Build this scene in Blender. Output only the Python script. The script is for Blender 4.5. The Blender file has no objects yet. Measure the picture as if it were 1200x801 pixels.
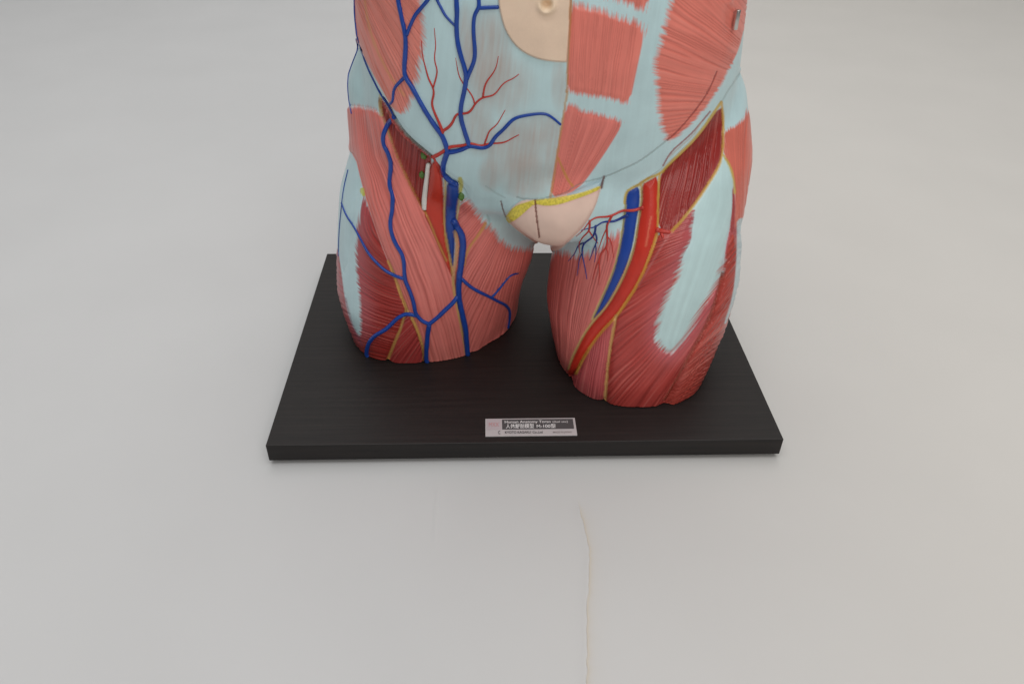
import bpy, bmesh, math
import numpy as np
from mathutils import Matrix, Vector

SC = bpy.context.scene
COL = SC.collection

# ---------------------------------------------------------------- camera
CF = 900.0                       # focal length in photo pixels (1200 wide)
PIT, YAW, ROL = 0.63826, 0.04163, 0.0169
CAM = np.array([-0.03504, -0.64506, 0.46624])
F_ = np.array([math.sin(YAW) * math.cos(PIT), math.cos(YAW) * math.cos(PIT), -math.sin(PIT)])
_r = np.array([math.cos(YAW), -math.sin(YAW), 0.0])
_u = np.cross(_r, F_)
R_ = math.cos(ROL) * _r + math.sin(ROL) * _u
U_ = -math.sin(ROL) * _r + math.cos(ROL) * _u
cam = bpy.data.cameras.new('camera')
cam.sensor_width = 36.0
cam.lens = 36.0 * CF / 1200.0
cam.clip_start, cam.clip_end = 0.02, 60.0
camo = bpy.data.objects.new('camera', cam)
COL.objects.link(camo)
camo.matrix_world = Matrix([[R_[0], U_[0], -F_[0], CAM[0]], [R_[1], U_[1], -F_[1], CAM[1]],
                            [R_[2], U_[2], -F_[2], CAM[2]], [0, 0, 0, 1]])
SC.camera = camo

# ---------------------------------------------------------------- world, lamps, exposure
W = bpy.data.worlds.new('World')
SC.world = W
W.use_nodes = True
W.node_tree.nodes['Background'].inputs[0].default_value = (0.93, 0.97, 1.0, 1)
W.node_tree.nodes['Background'].inputs[1].default_value = 0.13


def area(name, loc, target, sx, sy, power, color):
    d = bpy.data.lights.new(name, 'AREA')
    d.shape = 'RECTANGLE'
    d.size, d.size_y, d.energy, d.color = sx, sy, power, color
    o = bpy.data.objects.new(name, d)
    COL.objects.link(o)
    o.location = loc
    o.rotation_euler = (Vector(target) - Vector(loc)).to_track_quat('-Z', 'Y').to_euler()
    return o


area('ceiling_lamp', (0.1, 0.25, 3.0), (0.1, 0.35, 0), 3.6, 4.0, 92, (1.0, 0.995, 0.985))
area('front_lamp', (0.7, -2.3, 1.7), (0.05, 0, 0.15), 1.8, 1.2, 22, (1.0, 0.96, 0.91))
SC.view_settings.view_transform = 'Standard'
SC.view_settings.look = 'None'
SC.view_settings.exposure = 0.0
SC.view_settings.gamma = 1.0


# ---------------------------------------------------------------- helpers
def proj(P):
    d = P - CAM
    z = d @ F_
    return 600 + CF * (d @ R_) / z, 400.5 - CF * (d @ U_) / z, z


def ray(x, y):
    d = F_ + R_ * (x - 600) / CF - U_ * (y - 400.5) / CF
    return d / np.linalg.norm(d)


def at_z(x, y, z):
    d = ray(x, y)
    return CAM + d * (z - CAM[2]) / d[2]


def lin(c):
    c = np.asarray(c, float) / 255.0
    return np.where(c <= 0.04045, c / 12.92, ((c + 0.055) / 1.055) ** 2.4)


def mesh_np(name, V, Fq, mat, parent=None, col=None, smooth=True):
    """mesh object from numpy verts and an (n,k) face array"""
    me = bpy.data.meshes.new(name)
    V = np.ascontiguousarray(V, 'f')
    n, k = Fq.shape
    me.vertices.add(len(V))
    me.vertices.foreach_set('co', V.ravel())
    me.loops.add(n * k)
    me.loops.foreach_set('vertex_index', np.ascontiguousarray(Fq, 'i').ravel())
    me.polygons.add(n)
    me.polygons.foreach_set('loop_start', np.arange(0, n * k, k, dtype='i'))
    me.update(calc_edges=True)
    me.polygons.foreach_set('use_smooth', np.full(n, smooth))
    if col is not None:
        a = me.attributes.new('paint', 'FLOAT_COLOR', 'POINT')
        a.data.foreach_set('color', np.hstack([col, np.ones((len(col), 1))]).astype('f').ravel())
    me.materials.append(mat)
    o = bpy.data.objects.new(name, me)
    COL.objects.link(o)
    if parent is not None:
        o.parent = parent
    return o


def mesh_bm(name, bm, mat, parent=None, smooth=False):
    me = bpy.data.meshes.new(name)
    bm.normal_update()
    bm.to_mesh(me)
    bm.free()
    for p in me.polygons:
        p.use_smooth = smooth
    me.materials.append(mat)
    o = bpy.data.objects.new(name, me)
    COL.objects.link(o)
    if parent is not None:
        o.parent = parent
    return o


def empty(name, loc, label, cat):
    o = bpy.data.objects.new(name, None)
    o.empty_display_size = 0.05
    COL.objects.link(o)
    o.location = loc
    o['label'], o['category'] = label, cat
    return o


def material(name, color=None, rough=0.5, metal=0.0, spec=0.5, attr=None, bump=0.0, bscale=400, mottle=0.0, mscale=30):
    m = bpy.data.materials.new(name)
    m.use_nodes = True
    nt = m.node_tree
    b = nt.nodes['Principled BSDF']
    b.inputs['Roughness'].default_value = rough
    b.inputs['Metallic'].default_value = metal
    b.inputs['Specular IOR Level'].default_value = spec
    tc = nt.nodes.new('ShaderNodeTexCoord')
    if attr:
        src = nt.nodes.new('ShaderNodeAttribute')
        src.attribute_name = attr
        out = src.outputs['Color']
    else:
        src = nt.nodes.new('ShaderNodeRGB')
        src.outputs[0].default_value = (*color, 1)
        out = src.outputs[0]
    if mottle:
        nz = nt.nodes.new('ShaderNodeTexNoise')
        nz.inputs['Scale'].default_value = mscale
        nz.inputs['Detail'].default_value = 4
        nt.links.new(tc.outputs['Object'], nz.inputs['Vector'])
        mr = nt.nodes.new('ShaderNodeMapRange')
        mr.inputs['From Min'].default_value, mr.inputs['From Max'].default_value = 0.25, 0.75
        mr.inputs['To Min'].default_value, mr.inputs['To Max'].default_value = 1 - mottle, 1 + mottle
        nt.links.new(nz.outputs['Fac'], mr.inputs['Value'])
        vm = nt.nodes.new('ShaderNodeVectorMath')
        vm.operation = 'SCALE'
        nt.links.new(out, vm.inputs[0])
        nt.links.new(mr.outputs[0], vm.inputs['Scale'])
        out = vm.outputs[0]
    nt.links.new(out, b.inputs['Base Color'])
    if bump:
        nz = nt.nodes.new('ShaderNodeTexNoise')
        nz.inputs['Scale'].default_value = bscale
        nz.inputs['Detail'].default_value = 3
        nt.links.new(tc.outputs['Object'], nz.inputs['Vector'])
        bp = nt.nodes.new('ShaderNodeBump')
        bp.inputs['Strength'].default_value = bump
        bp.inputs['Distance'].default_value = 0.001
        nt.links.new(nz.outputs['Fac'], bp.inputs['Height'])
        nt.links.new(bp.outputs[0], b.inputs['Normal'])
    return m


rng = np.random.default_rng(11)
T1 = rng.random(8192)
T2 = rng.random((512, 512))


def n1(x):
    i = np.floor(x).astype(int)
    f = x - i
    f = f * f * (3 - 2 * f)
    return T1[i % 8192] * (1 - f) + T1[(i + 1) % 8192] * f


def n2(x, y):
    i, j = np.floor(x).astype(int), np.floor(y).astype(int)
    f, g = x - i, y - j
    f, g = f * f * (3 - 2 * f), g * g * (3 - 2 * g)
    a, b, c, d = i % 512, (i + 1) % 512, j % 512, (j + 1) % 512
    return (T2[a, c] * (1 - f) + T2[b, c] * f) * (1 - g) + (T2[a, d] * (1 - f) + T2[b, d] * f) * g


def sstep(a, b, x):
    t = np.clip((x - a) / (b - a), 0, 1)
    return t * t * (3 - 2 * t)


def smooth_line(pts, closed=False, it=2):
    p = np.asarray(pts, float)
    for _ in range(it):
        q = np.roll(p, -1, 0) if closed else p[1:]
        a = p if closed else p[:-1]
        s = np.empty((2 * len(a), p.shape[1]))
        s[0::2] = 0.75 * a + 0.25 * q
        s[1::2] = 0.25 * a + 0.75 * q
        p = s if closed else np.vstack([p[:1], s, p[-1:]])
    return p


def seg_dist(u, v, pts, closed=False, far=60.0):
    """distance from every point to a polyline (far where clearly away)"""
    p = np.asarray(pts, float)
    q = np.roll(p, -1, 0) if closed else p[1:]
    a = p if closed else p[:-1]
    d = np.full(len(u), far)
    m = np.where((u > p[:, 0].min() - far) & (u < p[:, 0].max() + far) & (v > p[:, 1].min() - far) & (v < p[:, 1].max() + far))[0]
    uu, vv = u[m], v[m]
    best = np.full(len(m), far * far)
    for (x0, y0), (x1, y1) in zip(a, q):
        dx, dy = x1 - x0, y1 - y0
        l = dx * dx + dy * dy
        if l < 1e-9:
            continue
        t = np.clip(((uu - x0) * dx + (vv - y0) * dy) / l, 0, 1)
        best = np.minimum(best, (uu - x0 - t * dx) ** 2 + (vv - y0 - t * dy) ** 2)
    d[m] = np.sqrt(best)
    return d


def signed(u, v, poly, sm=1):
    """signed distance in pixels, positive inside"""
    p = smooth_line(poly, True, sm) if sm else np.asarray(poly, float)
    d = seg_dist(u, v, p, True)
    ins = np.zeros(len(u), bool)
    m = np.where((u > p[:, 0].min()) & (u < p[:, 0].max()) & (v > p[:, 1].min()) & (v < p[:, 1].max()))[0]
    uu, vv = u[m], v[m]
    k = np.zeros(len(m), bool)
    q = np.roll(p, -1, 0)
    for (x0, y0), (x1, y1) in zip(p, q):
        if y0 == y1:
            continue
        c = (y0 > vv) != (y1 > vv)
        k ^= c & (uu < (x1 - x0) * (vv - y0) / (y1 - y0) + x0)
    ins[m] = k
    return np.where(ins, d, -d)


# ---------------------------------------------------------------- materials
PAINT = material('painted_plastic', rough=0.33, spec=0.45, attr='paint', bump=0.08, bscale=900, mottle=0.05, mscale=60)
VEIN = material('vein_blue', lin((26, 70, 160)), rough=0.32, mottle=0.12, mscale=120, bump=0.1)
VEIN_D = material('vein_dark_blue', lin((30, 58, 142)), rough=0.4, mottle=0.12, mscale=120, bump=0.1)
ART = material('artery_red', lin((196, 62, 52)), rough=0.38, mottle=0.1, mscale=120, bump=0.1)
NERVE = material('nerve_white', lin((232, 232, 226)), rough=0.4, mottle=0.06)
LYMPH = material('lymph_green', lin((84, 122, 50)), rough=0.45, mottle=0.2, mscale=300, bump=0.3)
STEEL = material('brushed_steel', (0.62, 0.61, 0.59), rough=0.3, metal=1.0, bump=0.1)

# ---------------------------------------------------------------- paper floor
FZ = -0.0225


def build_floor():
    m = material('paper', rough=0.9, spec=0.15, attr='paint', mottle=0.02, mscale=6, bump=0.12, bscale=35)
    tear = np.array([at_z(x, y, FZ)[:2] for x, y in smooth_line([(677, 585), (680, 600), (685, 620), (690, 640), (691, 662), (690, 688), (688, 706), (688, 740), (688, 801), (687, 900), (686, 1100)], it=2)])
    crease = np.array([at_z(x, y, FZ)[:2] for x, y in smooth_line([(513, 566), (512, 590), (510, 612), (510, 640)], it=2)])
    tx0, tx1 = tear[:, 0].min() - 0.012, tear[:, 0].max() + 0.02
    xs = np.unique(np.round(np.concatenate([np.linspace(-3.5, -0.6, 30), np.linspace(-0.6, 0.7, 90), np.arange(tx0, tx1, 0.0004),
                                            np.arange(crease[:, 0].min() - 0.008, crease[:, 0].max() + 0.008, 0.001), np.linspace(0.7, 3.5, 30)]), 4))
    ys = np.unique(np.round(np.concatenate([np.linspace(-2.0, -0.5, 20), np.arange(-0.5, -0.18, 0.0035), np.linspace(-0.18, 1.6, 90)]), 4))
    ang = np.linspace(0, math.pi / 2, 16)[1:]
    yy = np.concatenate([ys, 1.6 + 0.7 * np.sin(ang), [2.3, 2.3]])
    zz = np.concatenate([np.full(len(ys), FZ), FZ + 0.7 * (1 - np.cos(ang)), [FZ + 1.6, FZ + 3.0]])
    X, Y = np.meshgrid(xs, yy)
    Z = np.repeat(zz[:, None], len(xs), 1)
    x, y, z = X.ravel(), Y.ravel(), Z.ravel().copy()
    col = np.tile(lin((200, 200, 200)), (len(x), 1))
    # gentle waves of the paper roll
    flat = y < 1.6
    z += np.where(flat, 0.0012 * (n2(x * 4 + 9, y * 3 + 5) - 0.5), 0) * sstep(0.25, 0.5, np.hypot(x, y))
    # the torn edge: left sheet lies a little proud, its core shows as a beige line
    ty = tear[:, 1][::-1]
    tx = tear[:, 0][::-1]
    ex = np.interp(y, ty, tx) + 0.0006 * (n1(y * 900) - 0.5) + 0.0009 * (n1(y * 260) - 0.5)
    on = sstep(tear[0, 1] + 0.002, tear[0, 1] - 0.02, y) * flat
    s = x - ex
    z += on * 0.0017 * np.where(s < 0, np.exp(s / 0.005) * sstep(0.0004, -0.0004, s), 0)
    z -= on * 0.0003 * np.exp(-(s / 0.0012) ** 2)
    st = on * sstep(-0.0003, 0.0004, s) * (0.75 * np.exp(-np.maximum(s, 0) / 0.0013) + 0.3 * np.exp(-np.maximum(s, 0) / 0.006))
    col = col * (1 - 0.75 * st[:, None]) + lin((186, 170, 144)) * 0.75 * st[:, None]
    cx = np.interp(y, crease[:, 1][::-1], crease[:, 0][::-1])
    con = sstep(crease[0, 1] + 0.004, crease[0, 1] - 0.02, y) * sstep(crease[-1, 1] - 0.01, crease[-1, 1] + 0.02, y)
    z += con * 0.0005 * np.exp(-((x - cx) / 0.0018) ** 2)
    # warm light from the right, put into the sheet's colour
    g = sstep(-0.2, 0.5, x)[:, None]
    col = col * (1 - 0.6 * g) + lin((203, 198, 190)) * 0.6 * g
    ny, nx = X.shape
    i = np.arange(ny * nx).reshape(ny, nx)
    Fq = np.stack([i[:-1, :-1], i[:-1, 1:], i[1:, 1:], i[1:, :-1]], -1).reshape(-1, 4)
    o = mesh_np('floor', np.stack([x, y, z], -1), Fq, m, col=col)
    o['kind'] = 'structure'


build_floor()

# ---------------------------------------------------------------- base board with its label plate
BW, BD, BT = 0.45, 0.32667, 0.01807


def box_bm(x0, x1, y0, y1, z0, z1, bev=0.0, seg=2):
    bm = bmesh.new()
    bmesh.ops.create_cube(bm, size=1, matrix=Matrix.Translation(((x0 + x1) / 2, (y0 + y1) / 2, (z0 + z1) / 2)) @ Matrix.Diagonal((x1 - x0, y1 - y0, z1 - z0, 1)))
    if bev:
        bmesh.ops.bevel(bm, geom=bm.edges[:], offset=bev, segments=seg, profile=0.5, affect='EDGES')
    return bm


def wood():
    m = bpy.data.materials.new('dark_wood_laminate')
    m.use_nodes = True
    nt = m.node_tree
    b = nt.nodes['Principled BSDF']
    tc = nt.nodes.new('ShaderNodeTexCoord')
    mp = nt.nodes.new('ShaderNodeMapping')
    mp.inputs['Scale'].default_value = (6, 170, 170)
    nt.links.new(tc.outputs['Object'], mp.inputs['Vector'])
    nz = nt.nodes.new('ShaderNodeTexNoise')
    nz.inputs['Scale'].default_value = 1.5
    nz.inputs['Detail'].default_value = 6
    nz.inputs['Roughness'].default_value = 0.7
    nt.links.new(mp.outputs[0], nz.inputs['Vector'])
    cr = nt.nodes.new('ShaderNodeValToRGB')
    cr.color_ramp.elements[0].position, cr.color_ramp.elements[1].position = 0.3, 0.75
    cr.color_ramp.elements[0].color = (0.0085, 0.0073, 0.007, 1)
    cr.color_ramp.elements[1].color = (0.023, 0.018, 0.0165, 1)
    nt.links.new(nz.outputs['Fac'], cr.inputs[0])
    nt.links.new(cr.outputs[0], b.inputs['Base Color'])
    b.inputs['Roughness'].default_value = 0.5
    b.inputs['Specular IOR Level'].default_value = 0.33
    bp = nt.nodes.new('ShaderNodeBump')
    bp.inputs['Strength'].default_value = 0.25
    bp.inputs['Distance'].default_value = 0.0004
    nt.links.new(nz.outputs['Fac'], bp.inputs['Height'])
    nt.links.new(bp.outputs[0], b.inputs['Normal'])
    return m


base = empty('base_board', (0, 0, -BT), 'flat black wood-grain board under the torso with a nameplate along its front edge', 'display base')


def put(o, parent):
    """parent keeping the world position (parents only carry a translation)"""
    o.parent = parent
    o.matrix_parent_inverse = Matrix.Translation(-Vector(parent.location))
    return o


WOOD = wood()
put(mesh_bm('board', box_bm(-BW / 2, BW / 2, -BD / 2, BD / 2, -BT, 0, 0.0009), WOOD), base)
RUB = material('black_rubber', (0.02, 0.02, 0.02), rough=0.8, mottle=0.1)
for sx in (-1, 1):
    for sy in (-1, 1):
        bm = bmesh.new()
        bmesh.ops.create_cone(bm, cap_ends=True, segments=24, radius1=0.010, radius2=0.012, depth=0.0042,
                              matrix=Matrix.Translation((sx * (BW / 2 - 0.04), sy * (BD / 2 - 0.04), -BT - 0.0021)))
        put(mesh_bm('foot', bm, RUB), base)

pl = [at_z(*p, 0) for p in ((568.5, 491), (674, 490.5), (676, 510.7), (569, 511.7))]
px0, px1 = (pl[0][0] + pl[3][0]) / 2, (pl[1][0] + pl[2][0]) / 2
py1, py0 = (pl[0][1] + pl[1][1]) / 2, (pl[2][1] + pl[3][1]) / 2
pw, ph = px1 - px0, py1 - py0
PLATE = material('silver_plate', lin((190, 184, 185)), rough=0.35, metal=0.0, mottle=0.04, mscale=80)
plate = put(mesh_bm('nameplate', box_bm(px0, px1, py0, py1, 0.0, 0.0011, 0.0003), PLATE), base)
PZ = 0.0011


def on_plate(a, b):
    return px0 + pw * a, py0 + ph * b


def flat_part(name, a0, a1, b0, b1, z, color):
    x0, y0 = on_plate(a0, b0)
    x1, y1 = on_plate(a1, b1)
    return put(mesh_bm(name, box_bm(x0, x1, y0, y1, PZ - 0.0002, PZ + z), material(name + '_ink', lin(color), rough=0.5, mottle=0.05)), plate)


def lettering(txt, a, b, h, color, width=None, z=0.0004, name='lettering', offset=0.012):
    cu = bpy.data.curves.new(name, 'FONT')
    cu.body = txt
    cu.size = 1.0
    cu.offset = offset
    t = bpy.data.objects.new(name, cu)
    COL.objects.link(t)
    me = bpy.data.meshes.new_from_object(t.evaluated_get(bpy.context.evaluated_depsgraph_get()))
    bpy.data.objects.remove(t)
    n = len(me.vertices)
    co = np.zeros(n * 3, 'f')
    me.vertices.foreach_get('co', co)
    co = co.reshape(-1, 3)
    co[:, 0] -= co[:, 0].min()
    s = h * ph / 0.73
    sx = s if width is None else width * pw / co[:, 0].max()
    x, y = on_plate(a, b)
    co[:, 0] = x + co[:, 0] * sx
    co[:, 1] = y + co[:, 1] * s
    co[:, 2] = PZ + z
    me.vertices.foreach_set('co', co.ravel())
    me.materials.append(material(name + '_ink', lin(color), rough=0.5, mottle=0.03))
    o = bpy.data.objects.new(name, me)
    COL.objects.link(o)
    return put(o, plate)


flat_part('title_panel', 0.185, 0.975, 0.36, 0.93, 0.00022, (78, 76, 78))
flat_part('emblem', 0.018, 0.172, 0.36, 0.95, 0.00018, (186, 174, 178))
lettering('Human Anatomy Torso', 0.215, 0.71, 0.15, (225, 222, 222), 0.51)
lettering('(dual sex)', 0.745, 0.71, 0.12, (205, 202, 202), 0.17)
lettering('\u4eba\u4f53\u89e3\u5256\u6a21\u578b', 0.225, 0.43, 0.20, (232, 230, 230), 0.31)
lettering('M-100\u578b', 0.565, 0.43, 0.18, (232, 230, 230), 0.21)
lettering('C', 0.14, 0.10, 0.19, (80, 76, 80), 0.022)
lettering('KYOTO KAGAKU', 0.215, 0.125, 0.135, (60, 58, 62), 0.28)
lettering('Co.,Ltd', 0.515, 0.125, 0.115, (70, 68, 72), 0.11)
lettering('MADE IN JAPAN', 0.74, 0.125, 0.09, (150, 140, 140), 0.20)
lettering('MXX', 0.04, 0.53, 0.24, (196, 140, 142), 0.11, offset=0.0)

# ---------------------------------------------------------------- the torso: base body
# rings: z, centre x, centre y, half width, depth to front, depth to back, exponent, shear
TRUNK = [(.148, .018, .005, .03, .03, .04, 2), (.156, .018, .0, .06, .055, .07, 2.1), (.172, .019, .01, .13, .083, .098, 2.2), (.19, .02, .015, .150, .095, .105, 2.3),
         (.22, .020, .015, .157, .104, .11, 2.3), (.26, .020, .015, .156, .112, .11, 2.3), (.30, .0197, .015, .1533, .117, .108, 2.3), (.34, .0187, .015, .1493, .117, .105, 2.3),
         (.39, .017, .015, .151, .112, .105, 2.3), (.45, .017, .015, .155, .105, .105, 2.3), (.50, .017, .015, .165, .105, .105, 2.3), (.52, .017, .015, .15, .1, .1, 2.3)]
LEGL = [(-.02, -.088, .05, .084, .095, .085, 2.45, .2), (.0, -.088, .05, .086, .096, .088, 2.45, .2), (.02, -.0895, .048, .089, .098, .09, 2.4, .17), (.05, -.090, .043, .0935, .097, .09, 2.4, .1),
        (.10, -.082, .038, .0985, .096, .092, 2.3), (.15, -.076, .034, .096, .094, .095, 2.2), (.20, -.070, .032, .083, .086, .095, 2.2), (.25, -.067, .040, .088, .075, .09, 2.2),
        (.29, -.06, .045, .075, .06, .07, 2), (.32, -.05, .04, .05, .04, .05, 2)]
LEGR = [(-.02, .107, -.018, .069, .098, .085, 2.4), (.0, .107, -.018, .071, .099, .088, 2.4), (.02, .107, -.018, .076, .100, .088, 2.4), (.05, .1095, -.016, .084, .100, .09, 2.2),
        (.10, .115, -.012, .0855, .098, .092, 2.1), (.15, .113, -.004, .085, .096, .095, 2.1), (.20, .111, .01, .09, .09, .095, 2.2), (.25, .105, .03, .088, .08, .09, 2.2),
        (.29, .09, .035, .08, .065, .075, 2), (.32, .08, .035, .06, .05, .05, 2)]
PUBIS = ((.03, -.070, .182), (.05, .026, .036))


def loft(bm, rings, N=48):
    prev = first = None
    for (z, cx, cy, rx, rf, rb, e, *k) in rings:
        k = k[0] if k else 0
        vs = []
        for i in range(N):
            a = 2 * math.pi * i / N
            c, s = math.cos(a), math.sin(a)
            x = math.copysign(abs(c) ** (2 / e), c) * rx
            y = math.copysign(abs(s) ** (2 / e), s) * (rb if s > 0 else rf)
            vs.append(bm.verts.new((cx + x, cy + y + k * x, z)))
        if prev:
            for i in range(N):
                bm.faces.new((prev[i], prev[(i + 1) % N], vs[(i + 1) % N], vs[i]))
        else:
            first = vs
        prev = vs
    bm.faces.new(first[::-1])
    bm.faces.new(prev)


def base_body(vox, lev):
    bm = bmesh.new()
    for r in (TRUNK, LEGL, LEGR):
        loft(bm, r)
    c, s = PUBIS
    bmesh.ops.create_uvsphere(bm, u_segments=24, v_segments=16, radius=1, matrix=Matrix.Translation(c) @ Matrix.Diagonal((*s, 1)))
    me = bpy.data.meshes.new('body')
    bm.to_mesh(me)
    bm.free()
    o = bpy.data.objects.new('body', me)
    COL.objects.link(o)
    m = o.modifiers.new('r', 'REMESH')
    m.mode = 'VOXEL'
    m.voxel_size = vox
    m = o.modifiers.new('s', 'SMOOTH')
    m.factor = 0.5
    m.iterations = 9
    m = o.modifiers.new('u', 'SUBSURF')
    m.levels = m.render_levels = lev
    me2 = bpy.data.meshes.new_from_object(o.evaluated_get(bpy.context.evaluated_depsgraph_get()))
    bpy.data.objects.remove(o)
    n, k = len(me2.vertices), len(me2.polygons)
    co = np.zeros(n * 3, 'f')
    me2.vertices.foreach_get('co', co)
    f = np.zeros(k * 4, 'i')
    me2.polygons.foreach_get('vertices', f)
    bpy.data.meshes.remove(me2)
    return co.reshape(-1, 3).astype(float), f.reshape(-1, 4)


def vnormals(P, Fq):
    a, b, c, d = (P[Fq[:, i]] for i in range(4))
    n = np.cross(c - a, d - b)
    N = np.zeros_like(P)
    for i in range(4):
        for k in range(3):
            N[:, k] += np.bincount(Fq[:, i], n[:, k], len(P))
    return N / np.maximum(np.linalg.norm(N, axis=1, keepdims=True), 1e-12)


def split_quads(P, Fq):
    """every quad into four (straight midpoints)"""
    e = np.concatenate([Fq[:, [0, 1]], Fq[:, [1, 2]], Fq[:, [2, 3]], Fq[:, [3, 0]]])
    k = np.sort(e, 1)
    key, inv = np.unique(k[:, 0].astype(np.int64) * len(P) + k[:, 1], return_inverse=True)
    a, b = key // len(P), key % len(P)
    n, m, f = len(P), len(key), len(Fq)
    V = np.vstack([P, (P[a] + P[b]) / 2, P[Fq].mean(1)])
    i = n + inv.reshape(4, f)
    c = n + m + np.arange(f)
    q = [np.stack([Fq[:, j], i[j], c, i[(j + 3) % 4]], 1) for j in range(4)]
    return V, np.vstack(q)


P0, FQ = base_body(0.005, 2)
NN = vnormals(P0, FQ)
# the shown side gets four times the faces
fcen = P0[FQ].mean(1)
face_to = (NN[FQ].mean(1) * (CAM - fcen)).sum(1) / np.linalg.norm(CAM - fcen, axis=1)
fine_f = (face_to > -0.2) & (fcen[:, 2] < 0.40)
Pf, Ff = split_quads(P0, FQ[fine_f])
FQ = np.vstack([FQ[~fine_f], Ff])
used, inv = np.unique(FQ.ravel(), return_inverse=True)
P0, FQ = Pf[used], inv.reshape(-1, 4)
P0[:, 2] = np.maximum(P0[:, 2], 0.0006)
N0 = vnormals(P0, FQ)

# ---------------------------------------------------------------- regions (photo pixels, cast onto the body)
TOP = -420
R = {}
R['trunk'] = [(380, TOP), (380, 0), (408, 20), (411, 44), (417, 50), (432, 85), (444, 110), (455, 124), (463, 140), (472, 154), (485, 167), (499, 178), (506, 184), (514, 196), (524, 208), (540, 216), (556, 242), (590, 268), (640, 262),
              (690, 262), (716, 250), (733, 236), (735, 226), (757, 211), (777, 198), (818, 159), (845, 120), (851, 111), (868, 84), (885, 60), (920, 0), (920, TOP)]
R['half'] = [(380, TOP), (380, 60), (430, 90), (500, 260), (644, 234), (650, 195), (658, 150), (664, 90), (669, 0), (672, -60), (672, TOP)]
R['panel'] = [(582, TOP), (583, -20), (584, 5), (587, 20), (592, 36), (602, 52), (615, 63), (632, 70), (648, 72.5), (661, 73.2), (664, 73.2), (664.3, 72), (667, 40), (669, 0), (672, -60), (672, TOP)]
R['obl_l'] = [(380, TOP), (380, 60), (418, 48), (434, 82), (453, 115), (457, 123), (464, 131), (471, 134), (477, 128), (481, 117), (485, 105), (489, 93), (491, 75), (496, 60), (497, 40), (495, 18), (492, 0), (488, -100), (488, TOP)]
R['rect1'] = [(668, 4), (680, 6), (692, 9), (708, 12), (718, 17), (736, 22), (756, 32), (752, 55), (747, 78), (738, 121), (725, 119), (708, 115), (690, 112), (672, 109), (664, 105), (665.5, 80), (667.5, 40)]
R['rect2'] = [(662, 126), (668, 122), (673, 123), (678, 129), (690, 131), (702, 134), (716, 137), (729, 141), (727, 150), (720, 162), (708, 181), (694, 201), (685, 213), (678, 220), (668, 226.5), (644, 232), (649, 200), (655, 165)]
R['rect0'] = [(671, TOP), (671, -8), (690, -6), (715, -2), (738, 6), (760, 14), (772, -60), (772, TOP)]
R['obl_r'] = [(800, TOP), (792, -60), (788, -10), (785, 10), (782, 22), (777, 42), (771, 60), (768, 74), (770, 95), (771, 112), (774, 140), (779, 162), (786, 164), (800, 156), (815, 140), (830, 122), (845, 99), (857, 76), (866, 58), (873, 30), (900, 0), (900, TOP)]
R['sart'] = [(400, 124), (413, 124), (430, 126), (442, 129), (448, 136), (452, 148), (457, 163), (466, 185), (476, 208), (490, 234), (501, 252), (511, 279), (524, 306), (532, 324), (537, 350), (545, 382), (552, 418), (556, 440), (498, 440), (497, 415), (491, 398), (484, 381), (477, 366), (470, 346), (462, 323), (452, 300), (441, 271), (431, 240), (423, 212), (416, 182), (400, 170)]
R['band_l'] = [(380, 160), (416, 160), (418, 182), (424, 212), (426, 224), (425, 235), (422, 250), (419.5, 268), (417, 285), (418, 305), (420, 330), (421.5, 348), (423, 370), (423, 388), (421, 394), (415, 386), (409, 372), (404, 350), (399, 310), (395, 285), (380, 280)]
R['cap_l'] = [(380, 44), (417, 46), (433, 84), (446, 110), (443, 118), (444, 130), (430, 127), (412, 125), (380, 120)]
R['quad_l'] = [(380, 270), (395, 285), (405, 330), (415, 240), (424, 212), (430, 238), (441, 270), (452, 300), (462, 322), (470, 346), (477, 366), (470, 382), (463, 400), (453, 430), (430, 450), (380, 440)]
R['tri_l'] = [(477, 362), (481, 369), (489, 384), (497, 411), (499, 440), (449, 440), (454, 424), (463, 399), (470, 381)]
R['psoas_l'] = [(444, 112), (455, 124), (463, 139), (472, 153), (485, 167), (499, 178), (507, 186), (503, 210), (500, 235), (499, 252), (491, 236), (477, 209), (466, 185), (458, 164), (453, 148), (448, 136), (443, 122)]
R['art_l'] = [(509, 187), (514, 195), (519, 208), (520, 232), (520, 257), (523, 280), (527, 305), (531, 328), (524, 312), (515, 292), (505, 268), (496, 250), (499, 222), (504, 196)]
R['vein_l'] = [(524, 213), (532, 214), (539, 216), (538, 235), (535, 255), (533, 268), (533, 288), (532, 303), (530.5, 314), (528, 305), (525, 288), (521, 268), (521, 252), (522.5, 230)]
R['add_l'] = [(541, 234), (549, 236), (556, 246), (562, 253), (568, 260), (574, 265), (582, 277), (590, 285), (600, 291), (612, 292), (640, 288), (640, 440), (549, 440), (549, 412), (540, 370), (537, 345), (535, 320), (533, 300), (534, 280), (535, 258)]
R['psoas_r'] = [(845.5, 121), (848, 140), (847.5, 160), (847, 180), (842, 196), (833, 211), (822, 228), (812, 242), (800, 257), (788, 270), (783, 272), (772, 268), (771, 245), (772, 216), (775, 203), (780, 197), (800, 178), (818, 160)]
R['vein_r'] = [(734, 226), (740, 221), (749, 218), (750, 235), (748, 247), (745, 265), (742, 285), (736.5, 305), (728, 326), (718, 346), (707, 362), (694, 375), (698, 366), (704, 352), (714, 330), (721, 310), (727, 285), (730, 265), (732, 245)]
R['art_r'] = [(752, 216), (762, 211), (771, 205), (771.5, 240), (771, 266), (770, 273), (766, 286), (760, 301), (752, 321), (745, 334), (733, 353), (722, 369), (708, 383), (695, 399), (684, 416), (674, 437), (667, 440), (665, 434), (672, 415), (684, 392), (696, 377), (709, 363.5), (720, 347), (730, 327), (738.5, 306), (744, 286), (747, 266), (750, 248), (752, 236)]
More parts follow.
